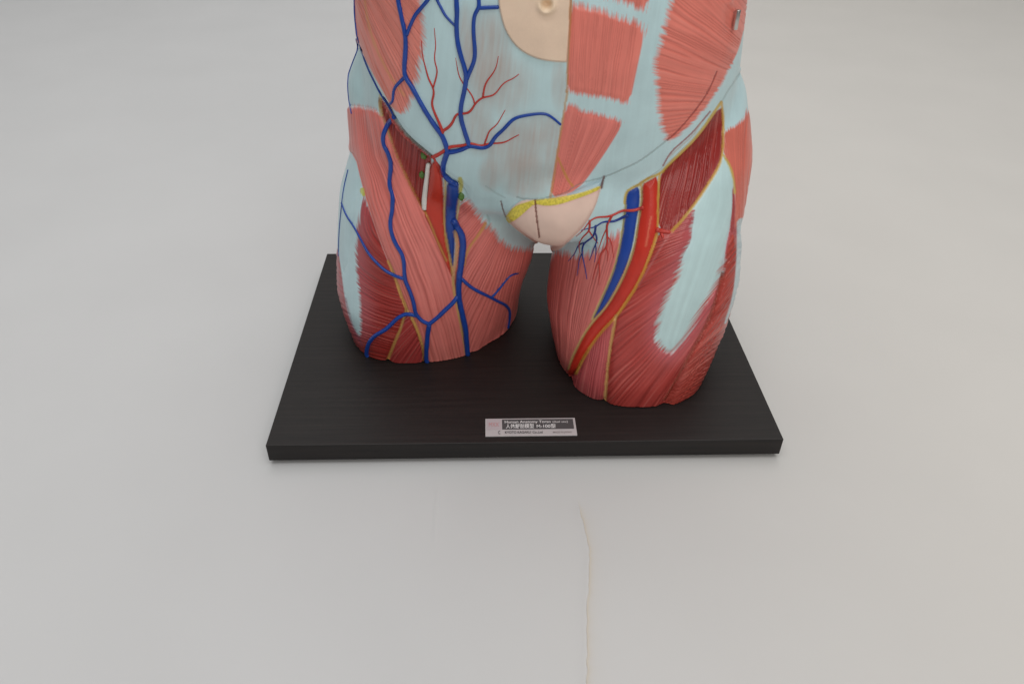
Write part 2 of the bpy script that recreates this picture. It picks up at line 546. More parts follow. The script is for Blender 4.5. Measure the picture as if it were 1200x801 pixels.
R['add_r'] = [(630, 300), (650, 292), (660, 297), (668, 299), (680, 299), (690, 297), (699, 292), (706, 285), (715, 277), (724, 270), (730.5, 268), (727, 285), (721, 310), (714, 330), (704, 352), (697, 368), (684, 391), (672, 414), (664, 436), (640, 450), (620, 400)]
R['quad_r'] = [(815, 242), (813.5, 255), (811, 270), (810, 283), (802, 296), (797, 312), (790, 328), (783, 343), (775, 358), (772, 372), (769, 388), (771, 401), (778, 412), (787, 413), (796, 405), (806, 392), (818, 372), (828, 354), (845, 330), (848, 310), (850, 290), (856, 262), (858, 240), (858, 215), (861, 225), (864, 262), (880, 300), (880, 480), (700, 500), (708, 467), (712, 434), (715, 409), (720, 386), (724, 369), (735, 353), (746, 335), (754, 320), (762, 300), (768, 286), (772, 273), (785, 273), (800, 258)]
R['lat_r'] = [(858, 270), (864, 290), (872, 320), (866, 350), (856, 390), (836, 440), (820, 490), (774, 490), (779, 467), (795, 440), (815, 402), (828, 380), (839, 350), (846, 320), (852, 292)]
R['vast_r'] = [(722, 370), (719, 386), (714.5, 410), (711.5, 435), (708.5, 475), (660, 480), (668, 440), (675, 437), (685, 416), (696, 400), (709, 384)]
R['band_r'] = [(847.5, 181), (855, 196), (859, 210), (858.5, 240), (856, 262), (850, 286), (848, 302), (843, 321), (833, 344), (824, 358), (814, 377), (803, 395), (795, 405), (787, 412.5), (779, 412), (772, 402), (769, 388), (772, 372), (775, 358), (783, 343), (790, 328), (797, 312), (802, 296), (810, 283), (811, 270), (813.5, 255), (815, 242), (824, 228), (834, 211), (843, 196)]
R['tensor_r'] = [(848, 154), (856, 150), (864, 147), (870, 141), (874, 133), (878, 124), (900, 120), (900, 230), (872, 258), (864, 268), (861, 266), (861.5, 240), (861, 215), (856, 196), (848, 182), (848, 165)]
R['pubic'] = [(592, 255), (598, 245), (606, 238), (613, 234.5), (627, 233.5), (645, 232.5), (668, 227), (680, 220), (703, 212.5), (706.5, 209.5), (704, 222), (698, 242), (690, 257), (681, 270), (668, 281.5), (658, 292), (645, 295), (634, 290), (623, 282), (612, 274.5), (600, 265)]
R['fat'] = [(592, 255), (598, 246), (606, 240), (620, 236), (627, 233.5), (645, 232.5), (672, 228), (690, 223), (704, 217), (703, 222), (690, 228), (670, 235), (655, 240), (640, 241.5), (626, 239), (618, 246), (607, 256), (596, 262), (593.5, 261)]
R['apron'] = [(662, 229), (672, 224), (680, 218), (703, 209), (707, 208), (704, 220), (690, 227), (672, 232)]

RAG = {  # feathered stretches of a region's rim: polyline, amplitude in pixels
    'obl_l': [([(492, -40), (495, 18), (497, 40), (496, 60), (491, 75), (489, 93), (485, 105), (481, 117), (477, 128)], 5)],
    'rect1': [([(664, 4), (680, 6), (692, 9), (708, 12), (718, 17), (736, 22), (758, 32)], 6), ([(740, 122), (725, 119), (708, 115), (690, 112), (672, 109), (660, 105)], 3.5)],
    'rect2': [([(660, 126), (668, 122), (673, 123), (678, 129), (690, 131), (702, 134), (716, 137), (731, 141)], 3.5)],
    'rect0': [([(668, -8), (690, -6), (715, -2), (738, 6), (762, 14)], 5)],
    'obl_r': [([(792, -60), (788, -10), (785, 10), (782, 22), (777, 42), (771, 60), (768, 74), (770, 95), (771, 112), (774, 140), (779, 162)], 5), ([(786, 164), (800, 156), (815, 140), (830, 122), (845, 99), (857, 76)], 2.0)],
    'sart': [([(396, 123), (413, 124), (430, 126), (444, 130)], 4)],
    'quad_l': [([(425, 225), (422, 250), (419.5, 268), (417, 285), (418, 305), (420, 330), (421.5, 348), (423, 370), (423, 388), (421, 394), (413, 384), (409, 372)], 3.5)],
    'band_l': [([(425, 235), (422, 250), (419.5, 268), (417, 285), (418, 305), (420, 330), (421.5, 348), (423, 370), (423, 388), (421, 394)], 2.5)],
    'add_l': [([(541, 232), (549, 236), (556, 246), (562, 253), (568, 260), (574, 265), (582, 277), (590, 285), (600, 291), (612, 292), (640, 288)], 5)],
    'add_r': [([(645, 292), (660, 297), (668, 299), (680, 299), (690, 297), (699, 292), (706, 285), (715, 277), (724, 270), (731, 267)], 6)],
    'quad_r': [],
    'band_r': [([(813.5, 255), (811, 270), (810, 283), (802, 296), (797, 312), (790, 328), (783, 343), (775, 358), (772, 372), (769, 388), (772, 402), (779, 412), (787, 412.5), (795, 405), (803, 395), (814, 377), (824, 358), (833, 344), (843, 321), (848, 302)], 5)],
    'tensor_r': [([(847, 154), (856, 150), (864, 147), (870, 141), (874, 133), (880, 122)], 2.5), ([(872, 258), (864, 268)], 2)],
}


def fan(cx, cy, ref):
    def f(u, v):
        return np.arctan2(v - cy, u - cx) * ref, np.hypot(u - cx, v - cy)
    return f


def arc(cx, cy):
    def f(u, v):
        r = np.hypot(u - cx, v - cy)
        return r, np.arctan2(v - cy, u - cx) * 110
    return f


def strip(lp, rp, w):
    lp, rp = np.array(lp, float), np.array(rp, float)

    def f(u, v):
        a, b = np.interp(v, lp[:, 1], lp[:, 0]), np.interp(v, rp[:, 1], rp[:, 0])
        return (u - a) / (b - a) * w, v
    return f


FIB = {
    'obl_l': fan(372, -110, 190), 'rect1': strip([(668, 0), (664, 110)], [(760, 0), (738, 125)], 84), 'rect0': strip([(668, 0), (664, 110)], [(760, 0), (738, 125)], 84),
    'rect2': strip([(663, 110), (644, 233)], [(738, 110), (727, 150), (708, 181), (672, 233)], 60), 'obl_r': fan(950, 122, 130),
    'sart': strip([(412, 110), (416, 182), (431, 240), (452, 300), (477, 366), (498, 425)], [(444, 110), (466, 185), (490, 234), (524, 306), (537, 350), (553, 420)], 54),
    'quad_l': arc(484, 252), 'tri_l': fan(545, 318, 110), 'psoas_l': fan(530, -260, 480), 'add_l': fan(640, 165, 170), 'psoas_r': fan(880, -150, 380),
    'add_r': strip([(650, 280), (642, 370), (650, 420)], [(735, 280), (704, 370), (680, 430)], 66), 'quad_r': fan(940, 226, 190), 'vast_r': fan(735, 180, 230), 'lat_r': fan(660, 540, 200),
    'tensor_r': strip([(848, 120), (861, 230), (864, 270)], [(878, 120), (872, 230), (870, 270)], 22), 'band_r': strip([(838, 190), (812, 260), (772, 400)], [(850, 190), (858, 240), (800, 400)], 45),
    'trunk': lambda u, v: (u + 0.12 * v, v), 'band_l': lambda u, v: (u, v), 'cap_l': lambda u, v: (u, v),
}

C_CY = (199, 227, 231)
PAL = dict(obl_l=(234, 140, 126), rect1=(238, 133, 119), rect0=(238, 133, 119), rect2=(236, 131, 120), obl_r=(238, 134, 119), sart=(232, 130, 121), quad_l=(166, 52, 46),
           tri_l=(172, 62, 60), psoas_l=(160, 52, 48), add_l=(226, 124, 116), psoas_r=(160, 46, 42), add_r=(224, 122, 115), quad_r=(184, 70, 64), vast_r=(196, 90, 92), lat_r=(180, 70, 60),
           tensor_r=(218, 116, 100), band_l=(200, 228, 233), band_r=(198, 225, 226), cap_l=(192, 221, 224), art_l=(200, 58, 40), art_r=(206, 52, 36),
           vein_l=(28, 68, 152), vein_r=(26, 68, 160))
DEEP = {'lat_r', 'quad_l', 'tri_l', 'psoas_l', 'psoas_r', 'quad_r', 'vast_r'}

YEL = (214, 170, 78)
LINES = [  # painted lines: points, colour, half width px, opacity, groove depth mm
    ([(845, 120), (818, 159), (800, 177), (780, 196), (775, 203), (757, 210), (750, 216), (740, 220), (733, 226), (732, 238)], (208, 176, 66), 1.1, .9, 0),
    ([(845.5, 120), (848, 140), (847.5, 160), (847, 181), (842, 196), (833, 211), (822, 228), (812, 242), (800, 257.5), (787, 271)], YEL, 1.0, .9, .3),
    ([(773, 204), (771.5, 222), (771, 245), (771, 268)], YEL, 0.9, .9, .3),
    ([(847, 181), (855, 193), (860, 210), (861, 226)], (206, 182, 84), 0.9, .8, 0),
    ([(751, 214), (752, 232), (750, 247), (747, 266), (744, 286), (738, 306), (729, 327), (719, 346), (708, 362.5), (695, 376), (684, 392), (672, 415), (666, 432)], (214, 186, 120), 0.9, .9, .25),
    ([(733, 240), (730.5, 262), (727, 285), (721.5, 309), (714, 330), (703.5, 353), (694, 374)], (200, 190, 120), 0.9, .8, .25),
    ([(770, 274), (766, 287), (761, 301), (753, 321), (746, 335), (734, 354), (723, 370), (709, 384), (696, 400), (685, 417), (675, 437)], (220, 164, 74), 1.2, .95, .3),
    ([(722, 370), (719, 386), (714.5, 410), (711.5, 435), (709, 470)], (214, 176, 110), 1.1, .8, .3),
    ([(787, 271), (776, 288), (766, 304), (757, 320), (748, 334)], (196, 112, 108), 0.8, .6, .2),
    ([(763, 254), (760, 270), (757, 288)], (224, 120, 90), 0.8, .6, 0),  # sheen on the right artery, painted as a pale streak
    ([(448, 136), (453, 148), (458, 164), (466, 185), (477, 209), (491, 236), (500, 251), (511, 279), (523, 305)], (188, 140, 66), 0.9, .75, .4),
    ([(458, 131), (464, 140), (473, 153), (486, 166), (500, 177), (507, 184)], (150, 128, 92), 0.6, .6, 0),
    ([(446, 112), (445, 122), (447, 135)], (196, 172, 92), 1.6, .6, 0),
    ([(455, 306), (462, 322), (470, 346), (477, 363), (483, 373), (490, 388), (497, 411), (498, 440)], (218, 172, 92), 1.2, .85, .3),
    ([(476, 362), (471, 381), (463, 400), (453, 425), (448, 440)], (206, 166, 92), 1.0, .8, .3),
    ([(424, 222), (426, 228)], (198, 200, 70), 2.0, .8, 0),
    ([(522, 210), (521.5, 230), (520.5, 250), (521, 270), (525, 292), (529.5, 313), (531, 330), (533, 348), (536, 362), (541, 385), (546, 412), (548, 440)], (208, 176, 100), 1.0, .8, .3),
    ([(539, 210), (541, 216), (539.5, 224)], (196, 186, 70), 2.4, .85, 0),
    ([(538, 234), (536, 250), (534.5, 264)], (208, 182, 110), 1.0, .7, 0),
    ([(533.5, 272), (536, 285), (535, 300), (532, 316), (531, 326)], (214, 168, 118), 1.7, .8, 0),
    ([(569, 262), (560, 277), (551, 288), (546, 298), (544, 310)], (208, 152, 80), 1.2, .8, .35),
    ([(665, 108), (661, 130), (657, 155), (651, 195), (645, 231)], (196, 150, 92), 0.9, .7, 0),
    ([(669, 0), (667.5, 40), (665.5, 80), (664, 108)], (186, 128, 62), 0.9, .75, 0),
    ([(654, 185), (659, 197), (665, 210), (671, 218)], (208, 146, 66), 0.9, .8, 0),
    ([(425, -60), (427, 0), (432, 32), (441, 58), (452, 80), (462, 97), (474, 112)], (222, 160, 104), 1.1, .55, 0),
    ([(840, 84), (832, 104), (822, 120), (808, 138), (793, 155), (782, 164)], (150, 52, 46), 0.45, .7, .3),  # upper panel seam, gap shade painted in dark red
    ([(782, 164), (766, 177), (748, 190), (733, 197), (712, 206.5), (697, 210.5), (681, 214.5), (671, 220), (664, 226), (645, 231), (628, 234), (612, 233), (606, 231)], (122, 134, 130), 0.3, .45, .25),  # panel seam: shade of the narrow gap painted as a dark line
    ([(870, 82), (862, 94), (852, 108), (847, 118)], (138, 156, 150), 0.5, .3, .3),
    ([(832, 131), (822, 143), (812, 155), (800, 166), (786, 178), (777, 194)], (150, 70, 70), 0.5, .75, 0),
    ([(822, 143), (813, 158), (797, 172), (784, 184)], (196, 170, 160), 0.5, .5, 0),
    ([(627, 234.5), (628.5, 252), (632, 278)], (118, 56, 44), 0.5, .85, .5),  # red-brown slit line, the shade in its gap painted in
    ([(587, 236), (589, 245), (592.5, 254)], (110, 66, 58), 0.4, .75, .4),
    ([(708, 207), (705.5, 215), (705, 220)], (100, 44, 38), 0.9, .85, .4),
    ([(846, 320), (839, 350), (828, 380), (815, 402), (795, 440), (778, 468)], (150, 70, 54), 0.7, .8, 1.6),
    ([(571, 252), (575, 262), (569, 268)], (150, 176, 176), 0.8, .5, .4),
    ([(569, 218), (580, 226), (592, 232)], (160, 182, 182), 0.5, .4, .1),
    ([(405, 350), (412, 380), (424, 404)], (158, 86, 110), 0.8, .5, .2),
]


LOBES = [([(690, 408), (676, 428), (668, 446)], 4.5, 4.5), ([(802, 428), (788, 452), (776, 480)], 5, 4.0), ([(598, 374), (581, 392), (569, 408)], 4.5, 3.5), 
         ([(471, 382), (463, 402), (452, 432)], 4, 2.4), ([(493, 395), (498, 415), (500, 436)], 3, 1.8), ([(716, 405), (712, 435), (708, 476)], 4, 1.8)]   # hollows between muscle bellies


def bulge(sd, w):
    t = np.clip(sd / w, 0, 1)
    return np.sqrt(np.maximum(1 - (1 - t) ** 2, 0))


def fibre(name, u, v):
    c, a = FIB[name](u, v)
    c = c + 1.6 * (n2(u / 26 + 31, v / 26 + 7) - 0.5)
    return c, a


def ragged(name, u, v, sd):
    out = sd.copy()
    for pts, amp in RAG.get(name, ()):
        d = seg_dist(u, v, pts, False, 30)
        m = np.where(d < 29)[0]
        if len(m) == 0:
            continue
        c, a = fibre({'band_r': 'quad_r', 'band_l': 'quad_l'}.get(name, name) if name in FIB else 'trunk', u[m], v[m])
        n = 0.60 * n1(c / 0.8 + 3) + 0.26 * n1(c / 2.2 + 90) + 0.14 * n1(c / 8 + 40)
        w = np.exp(-(d[m] / (amp * 1.7)) ** 2)
        out[m] = out[m] + (n - 0.5) * 2.6 * amp * w
    return out


PER = {'sart': 4.0, 'obl_r': 3.7, 'obl_l': 3.0, 'quad_l': 3.8, 'quad_r': 3.6, 'add_l': 3.4, 'add_r': 3.0, 'psoas_l': 4.2, 'psoas_r': 2.6, 'rect0': 2.4, 'rect1': 2.4, 'rect2': 3.0, 'tri_l': 4.0, 'vast_r': 2.6, 'lat_r': 3.2}


def stria(name, u, v):
    """fibre relief: fine streaks, mid streaks, broad bundles, and the sculpted grooves between strands"""
    c, a = fibre(name, u, v)
    fine = n2(c / 0.8 + 5, a / 60 + 2) - 0.5
    mid = n2(c / 1.7 + 77, a / 100 + 9) - 0.5
    wide = n2(c / 7.0 + 15, a / 120 + 19) - 0.5
    ph = c / PER.get(name, 3.2) + 1.5 * (n2(c / 9 + 200, a / 90 + 51) - 0.5) + 0.8 * n1(c / 5 + 311)
    g = sstep(0.35, 1.0, 0.5 + 0.5 * np.cos(2 * math.pi * ph)) * sstep(0.18, 0.62, n2(c / 3.4 + 150, a / 45 + 33))
    return fine, mid, wide, g


MUSC = ['obl_l', 'rect0', 'rect1', 'rect2', 'obl_r', 'cap_l', 'quad_l', 'band_l', 'psoas_l', 'sart', 'tri_l', 'add_l', 'add_r', 'psoas_r', 'quad_r', 'lat_r', 'vast_r', 'tensor_r', 'band_r', 'art_l', 'vein_l', 'vein_r', 'art_r']
LABEL = {'trunk': 'abdominal_fascia', 'obl_l': 'oblique_muscle', 'obl_r': 'oblique_muscle', 'rect0': 'rectus_muscle', 'rect1': 'rectus_muscle', 'rect2': 'rectus_muscle', 'cap_l': 'hip_fascia', 'quad_l': 'vastus_muscle',
         'band_l': 'thigh_fascia', 'psoas_l': 'psoas_muscle', 'sart': 'sartorius_muscle', 'tri_l': 'lower_vastus_muscle', 'add_l': 'adductor_muscle', 'add_r': 'adductor_muscle', 'psoas_r': 'psoas_muscle', 'quad_r': 'vastus_muscle',
         'vast_r': 'inner_vastus_muscle', 'lat_r': 'outer_vastus_muscle', 'tensor_r': 'tensor_muscle', 'band_r': 'thigh_fascia', 'art_l': 'femoral_artery', 'vein_l': 'femoral_vein', 'vein_r': 'femoral_vein', 'art_r': 'femoral_artery',
         'panel': 'skin_panel', 'navel': 'navel', 'pubic': 'pubic_skin', 'fat': 'fat_layer'}
HGT = {'sart': (3.8, 14), 'psoas_l': (-3.0, 9), 'psoas_r': (-2.6, 10), 'art_l': (4.2, 9), 'vein_l': (4.0, 8), 'vein_r': (2.8, 8), 'art_r': (3.6, 11), 'add_l': (2.4, 22), 'quad_l': (2.4, 22), 'tri_l': (2.6, 9), 'add_r': (1.2, 18),
       'quad_r': (3.0, 16), 'vast_r': (3.6, 11), 'lat_r': (2.2, 10), 'band_r': (0.8, 16), 'rect1': (0.7, 8), 'rect2': (0.7, 8), 'rect0': (0.7, 8), 'obl_r': (0.8, 14), 'obl_l': (0.6, 14), 'tensor_r': (1.2, 10)}
NAV = (640.5, 7.0)


def leg_split(name, x):
    """a region of one leg never runs over onto the other"""
    if name in ('sart', 'band_l', 'cap_l', 'quad_l', 'tri_l', 'psoas_l', 'art_l', 'vein_l', 'add_l'):
        return x < 0.024
    if name in ('add_r', 'lat_r', 'psoas_r', 'quad_r', 'vast_r', 'tensor_r', 'band_r', 'art_r', 'vein_r'):
        return x > 0.018
    return None


def relief(u, v, x):
    h = np.zeros(len(u))
    sT = signed(u, v, R['trunk'])
    mid = sstep(510, 560, u) * sstep(760, 720, u)
    H = (3.4 - 1.6 * sstep(600, 760, u)) * (1 - mid * sstep(185, 240, v))
    h += H * sstep(-0.8, 1.6, sT)
    h += 1.3 * sstep(-0.8, 0.9, signed(u, v, R['half'], 0)) * sstep(240, 215, v) * sstep(-1, 8, sT)
    h += 2.4 * sstep(-1.0, 1.2, signed(u, v, R['panel']))
    for n in MUSC:
        if n not in HGT:
            continue
        a, w = HGT[n]
        sd = signed(u, v, R[n])
        ok = leg_split(n, x)
        if ok is not None:
            sd = np.where(ok, sd, -60)
        m = sd > 0
        if n in ('rect0', 'rect1', 'rect2', 'obl_r', 'obl_l'):
            h[m] += a * sstep(0, w, sd[m])
        else:
            h[m] += a * bulge(sd[m], w)
        if n in FIB and n not in ('band_r', 'band_l', 'cap_l'):
            band = R['band_l'] if n == 'quad_l' else R['band_r']
            m2 = np.where((sd > -2) & (signed(u, v, band) < 1.5))[0] if n in ('quad_l', 'quad_r', 'lat_r') else np.where(sd > -2)[0]
            f, mi, wi, g = stria(n, u[m2], v[m2])
            h[m2] += sstep(-1, 3, sd[m2]) * (0.06 * f + 0.16 * mi + 0.25 * wi - (0.46 if PER.get(n, 3.2) > 2.5 else 0.22) * g)
    sd = signed(u, v, R['pubic'])
    h += 3.0 * bulge(sd + 0.5, 6)
    h += 0.5 * sstep(-0.5, 0.8, signed(u, v, R['fat']))
    for pts, c, w, op, dep in LINES:
        if dep:
            d = seg_dist(u, v, smooth_line(pts), False, 8)
            h -= dep * np.exp(-(d / (w * 1.3)) ** 2)
    for pts, w, dep in LOBES:
        d = seg_dist(u, v, smooth_line(pts), False, 16)
        h -= dep * np.exp(-(d / w) ** 2) * sstep(pts[0][1] - 2, pts[0][1] + 36, v)
    # navel: a hollow with a rolled rim, and the soft dip below it
    r = np.hypot((u - NAV[0]) / 9.5, (v - NAV[1]) / 10.0)
    h += (1.6 + 0.7 * (v - NAV[1]) / 10) * np.exp(-((r - 0.85) / 0.38) ** 2) - 4.5 * np.exp(-(((u - NAV[0]) / 6.0) ** 2 + ((v - NAV[1] + 3) / 4.2) ** 2))
    h -= 1.2 * np.exp(-(((u - 641) / 16) ** 2 + ((v - 20) / 10) ** 2))
    # the notch that the steel pin sits in
    h -= 1.6 * np.exp(-(((u - 854) / 4.5) ** 2 + ((v - 26) / 16) ** 4))
    h += 2.2 * np.exp(-(((u - 855) / 6) ** 2 + ((v + 1) / 7) ** 4))
    return h * 0.001


def painting(u, v, x, z):
    N = len(u)
    col = np.tile(lin(C_CY), (N, 1))
    lab = np.full(N, -1)
    names = ['trunk'] + MUSC + ['panel', 'navel', 'pubic', 'fat']

    def mix(m, a, c):
        a = np.asarray(a)[:, None]
        col[m] = col[m] * (1 - a) + np.asarray(c) * a

    col[:] = col * (1 - sstep(300, 318, v))[:, None] + lin((196, 92, 84)) * sstep(300, 318, v)[:, None]
    # fascia: faint streaks
    c, a = fibre('trunk', u, v)
    t = (n2(c / 2.2, a / 60) - 0.5) * 0.05 + (n2(c / 12, a / 80 + 7) - 0.5) * 0.08
    col *= (1 + t)[:, None]
    sT = signed(u, v, R['trunk'])
    lab[sT > 0] = 0
    # airbrushed grey-rose veil where the muscle shows through the sheath
    for (cx, cy, rx, ry, k) in ((546, 52, 9, 40, .45), (572, 66, 24, 46, .55), (590, 100, 32, 30, .35), (606, 176, 34, 26, .5), (574, 205, 12, 16, .42), (617, 208, 26, 22, .5), (560, 150, 16, 26, .4), (655, 100, 8, 26, .35), (648, 178, 8, 36, .4), (626, 150, 30, 16, .35)):
        d2 = ((u - cx) / rx) ** 2 + ((v - cy) / ry) ** 2
        m = np.where((d2 < 2.2) & (sT > 0))[0]
        cc, aa = c[m], a[m]
        n = 0.95 + 0.5 * (n2(cc / 2.6 + 60, aa / 26) - 0.5) + 0.3 * (n2(cc / 1.2 + 20, aa / 40) - 0.5)
        mix(m, np.clip(1.25 * k * sstep(2.1, 0.1, d2[m]) * n, 0, 0.85), lin((190, 177, 170)))
    for name in MUSC:
        sd = signed(u, v, R[name])
        ok = leg_split(name, x)
        if ok is not None:
            sd = np.where(ok, sd, -60)
        se = ragged(name, u, v, sd)
        m = np.where(se > -3)[0]
        if len(m) == 0:
            continue
        base = np.tile(lin(PAL[name]), (len(m), 1))
        if name in FIB:
            f, mi, wi, g = stria(name, u[m], v[m])
            k = 0.55 if name in ('band_l', 'band_r', 'cap_l') else (1.25 if name in DEEP else 1.0)
            if name in ('band_l', 'band_r', 'cap_l'):
                base *= (1 + 0.05 * mi + 0.10 * wi)[:, None]
            else:
                base *= (1 + k * (0.14 * f + 0.16 * mi + 0.12 * wi))[:, None]
                gg = (g * {'sart': 0.5, 'psoas_l': 0.75, 'quad_l': 0.6, 'quad_r': 0.55, 'obl_r': 0.32, 'add_l': 0.42}.get(name, 0.5 if name in DEEP else 0.34))[:, None]
                base = base * (1 - gg) + base * np.array([0.62, 0.46, 0.44]) * gg
                hi = sstep(0.15, 0.5, f + 0.6 * mi)[:, None] * (0.20 if name in DEEP else 0.14)
                base = base * (1 - hi) + lin((232, 160, 146)) * hi
        if name in DEEP and name in ('quad_r', 'quad_l', 'vast_r'):
            # rosy bloom near the tendon, deeper red away from it
            d = seg_dist(u[m], v[m], smooth_line(R['band_r' if name != 'quad_l' else 'band_l'], True), True, 40)
            b = (0.38 * np.exp(-(d / 14) ** 2))[:, None]
            base = base * (1 - b) + lin((206, 122, 134)) * b
        if name.startswith(('art', 'vein')):
            b = np.clip(0.10 * (n2(u[m] / 5, v[m] / 9) - 0.5), -1, 1)
            base *= (1 + b)[:, None]
        soft = np.full(len(m), 0.7)
        for pts, amp in RAG.get(name, ()):
            soft = np.maximum(soft, amp * 0.85 * np.exp(-(seg_dist(u[m], v[m], pts, False, 30) / (amp * 1.6)) ** 2))
        mix(m, np.clip(0.5 + se[m] / (2 * soft), 0, 1), base)
        lab[m[se[m] > 0]] = names.index(name)
    # cyan outer rim of the right thigh
    d = seg_dist(u, v, smooth_line([(870, 262), (868, 300), (862, 345), (850, 378)]), False, 20)
    m = np.where((d < 8) & (x > 0.05))[0]
    wr = np.interp(v[m], [262, 300, 376], [6, 4, 0.6])
    mix(m, 0.85 * sstep(wr + 1, wr - 1, d[m]), lin(C_CY))
    # inner slender red muscle beside the right band
    sd = signed(u, v, [(858, 216), (861, 232), (861, 262), (858, 275), (855, 266), (858, 245)])
    m = np.where(sd > -1.5)[0]
    mix(m, 0.8 * sstep(-0.8, 0.8, sd[m]), lin((164, 66, 64)))
    # skin panel and navel
    sd = signed(u, v, R['panel'])
    m = np.where(sd > -1.0)[0]
    b = np.tile(lin((243, 215, 190)), (len(m), 1)) * (1 + 0.06 * (n2(u[m] / 18, v[m] / 18) - 0.5) + 0.03 * (n2(u[m] / 2, v[m] / 2) - 0.5))[:, None]
    mix(m, sstep(-0.6, 0.6, sd[m]), b)
    lab[sd > 0] = names.index('panel')
    r = np.hypot((u - NAV[0]) / 9.5, (v - NAV[1]) / 10.0)
    m = np.where(r < 1.7)[0]
    mix(m, 0.2 * sstep(1.6, 0.5, r[m]), lin((214, 198, 140)))
    lab[r < 1.25] = names.index('navel')
    # pubic skin, its cut fat layer and the fascia strip above it
    sd = signed(u, v, R['pubic'])
    m = np.where(sd > -1.0)[0]
    b = np.tile(lin((242, 210, 194)), (len(m), 1)) * (1 + 0.05 * (n2(u[m] / 14, v[m] / 14) - 0.5))[:, None]
    mix(m, sstep(-0.6, 0.6, sd[m]), b)
    lab[sd > 0] = names.index('pubic')
    sa = signed(u, v, R['apron'])
    m = np.where(sa > -1.0)[0]
    mix(m, sstep(-0.6, 0.6, sa[m]), lin((178, 204, 212)))
    sf = signed(u, v, R['fat'])
    m = np.where((sf > -4) & (v > np.interp(u, [592, 613, 627, 640, 672, 704], [262, 250, 239.5, 241, 234, 221]) - 1) & (sd > -0.5))[0]
    mix(m, 0.5 * sstep(-3.5, 0, sf[m]), lin((236, 186, 190)))
    m = np.where((sf > -1.0) & (sd > -0.8))[0]
    b = np.tile(lin((226, 208, 82)), (len(m), 1)) * (1 + 0.5 * (n2(u[m] / 1.6, v[m] / 1.6) - 0.5))[:, None]
    mix(m, sstep(-0.7, 0.7, sf[m]), b)
    lab[(sf > 0) & (sd > 0)] = names.index('fat')
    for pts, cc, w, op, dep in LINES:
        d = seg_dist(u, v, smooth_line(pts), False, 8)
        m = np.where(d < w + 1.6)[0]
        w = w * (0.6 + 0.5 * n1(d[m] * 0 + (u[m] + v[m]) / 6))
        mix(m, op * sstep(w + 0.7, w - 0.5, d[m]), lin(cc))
    return col, lab, names


def displaced(P, N):
    Q = P
    for _ in range(2):
        u, v, _z = proj(Q)
        Q = P + N * relief(u, v, P[:, 0])[:, None]
    return Q


P1 = displaced(P0, N0)
P1[:, 2] = np.maximum(P1[:, 2], 0.0006)
UU, VV, ZZ = proj(P1)
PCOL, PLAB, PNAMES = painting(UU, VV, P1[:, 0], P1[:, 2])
PCOL = np.clip(PCOL, 0.002, 0.9)

torso = empty('anatomy_torso', (0.015, 0.01, 0), 'painted anatomical torso with red muscles and blue veins standing on the black board', 'anatomy model')
TMI = Matrix.Translation(-Vector(torso.location))


def tput(o, parent=None):
    if parent is None:
        o.parent = torso
        o.matrix_parent_inverse = TMI
    else:
        o.parent = parent
    return o


# faces go to the region that most of their corners have; stray specks stay with the neighbour
fl = PLAB[FQ]
FL = np.where((fl[:, 0] == fl[:, 1]) | (fl[:, 0] == fl[:, 2]), fl[:, 0], np.where(fl[:, 1] == fl[:, 2], fl[:, 1], fl[:, 3]))
LEGFA = np.where(P1[FQ[:, 0], 0] < 0.02, -2, -3)
FL = np.where(FL == -1, LEGFA, FL)
N1 = vnormals(P1, FQ)
fc = P1[FQ].mean(1)
fnv = (N1[FQ].mean(1) * (CAM - fc)).sum(1) / np.linalg.norm(CAM - fc, axis=1)
FL = np.where(fnv < -0.12, -4, FL)                # the side away from the front is one shell
ek = np.sort(np.concatenate([FQ[:, [0, 1]], FQ[:, [1, 2]], FQ[:, [2, 3]], FQ[:, [3, 0]]]), 1)
ek = ek[:, 0].astype(np.int64) * len(P1) + ek[:, 1]
ef = np.tile(np.arange(len(FQ)), 4)
so = np.argsort(ek, kind='stable')
same = ek[so][1:] == ek[so][:-1]
EA, EB = ef[so][:-1][same], ef[so][1:][same]      # pairs of faces that share an edge


def components(F):
    comp = np.arange(len(F))
    m = F[EA] == F[EB]
    a, b = EA[m], EB[m]
    while True:
        lo = np.minimum(comp[a], comp[b])
        old = comp.copy()
        np.minimum.at(comp, a, lo)
        np.minimum.at(comp, b, lo)
        np.minimum.at(comp, old[a], lo)
        np.minimum.at(comp, old[b], lo)
        comp = comp[comp]
        comp = comp[comp]
        if (comp == old).all():
            return comp


for _ in range(4):                                # stray specks join what lies round them
    comp = components(FL)
    cnt = np.bincount(comp, minlength=len(FL))
    small = cnt[comp] < 1200
    if not small.any():
        break
    for _k in range(60):
        m = small[EA] & ~small[EB]
        FL[EA[m]] = FL[EB[m]]
        small[EA[m]] = False
        m = small[EB] & ~small[EA]
        FL[EB[m]] = FL[EA[m]]
        small[EB[m]] = False
        if not small.any():
            break
COMP = components(FL)


def make_part(key, name, parent=None, label=None):
    """one mesh for every connected piece of the region, largest first"""
    first = None
    cs, n = np.unique(COMP[FL == key], return_counts=True)
    for c in cs[np.argsort(-n)]:
        f = FQ[COMP == c]
        ids, inv = np.unique(f.ravel(), return_inverse=True)
        o = mesh_np(name, P1[ids], inv.reshape(-1, 4), PAINT, None, PCOL[ids])
        if label:
            o['label'] = label
        o.data.normals_split_custom_set_from_vertices(N1[ids].tolist())
        tput(o, parent)
        first = first or o
    return first


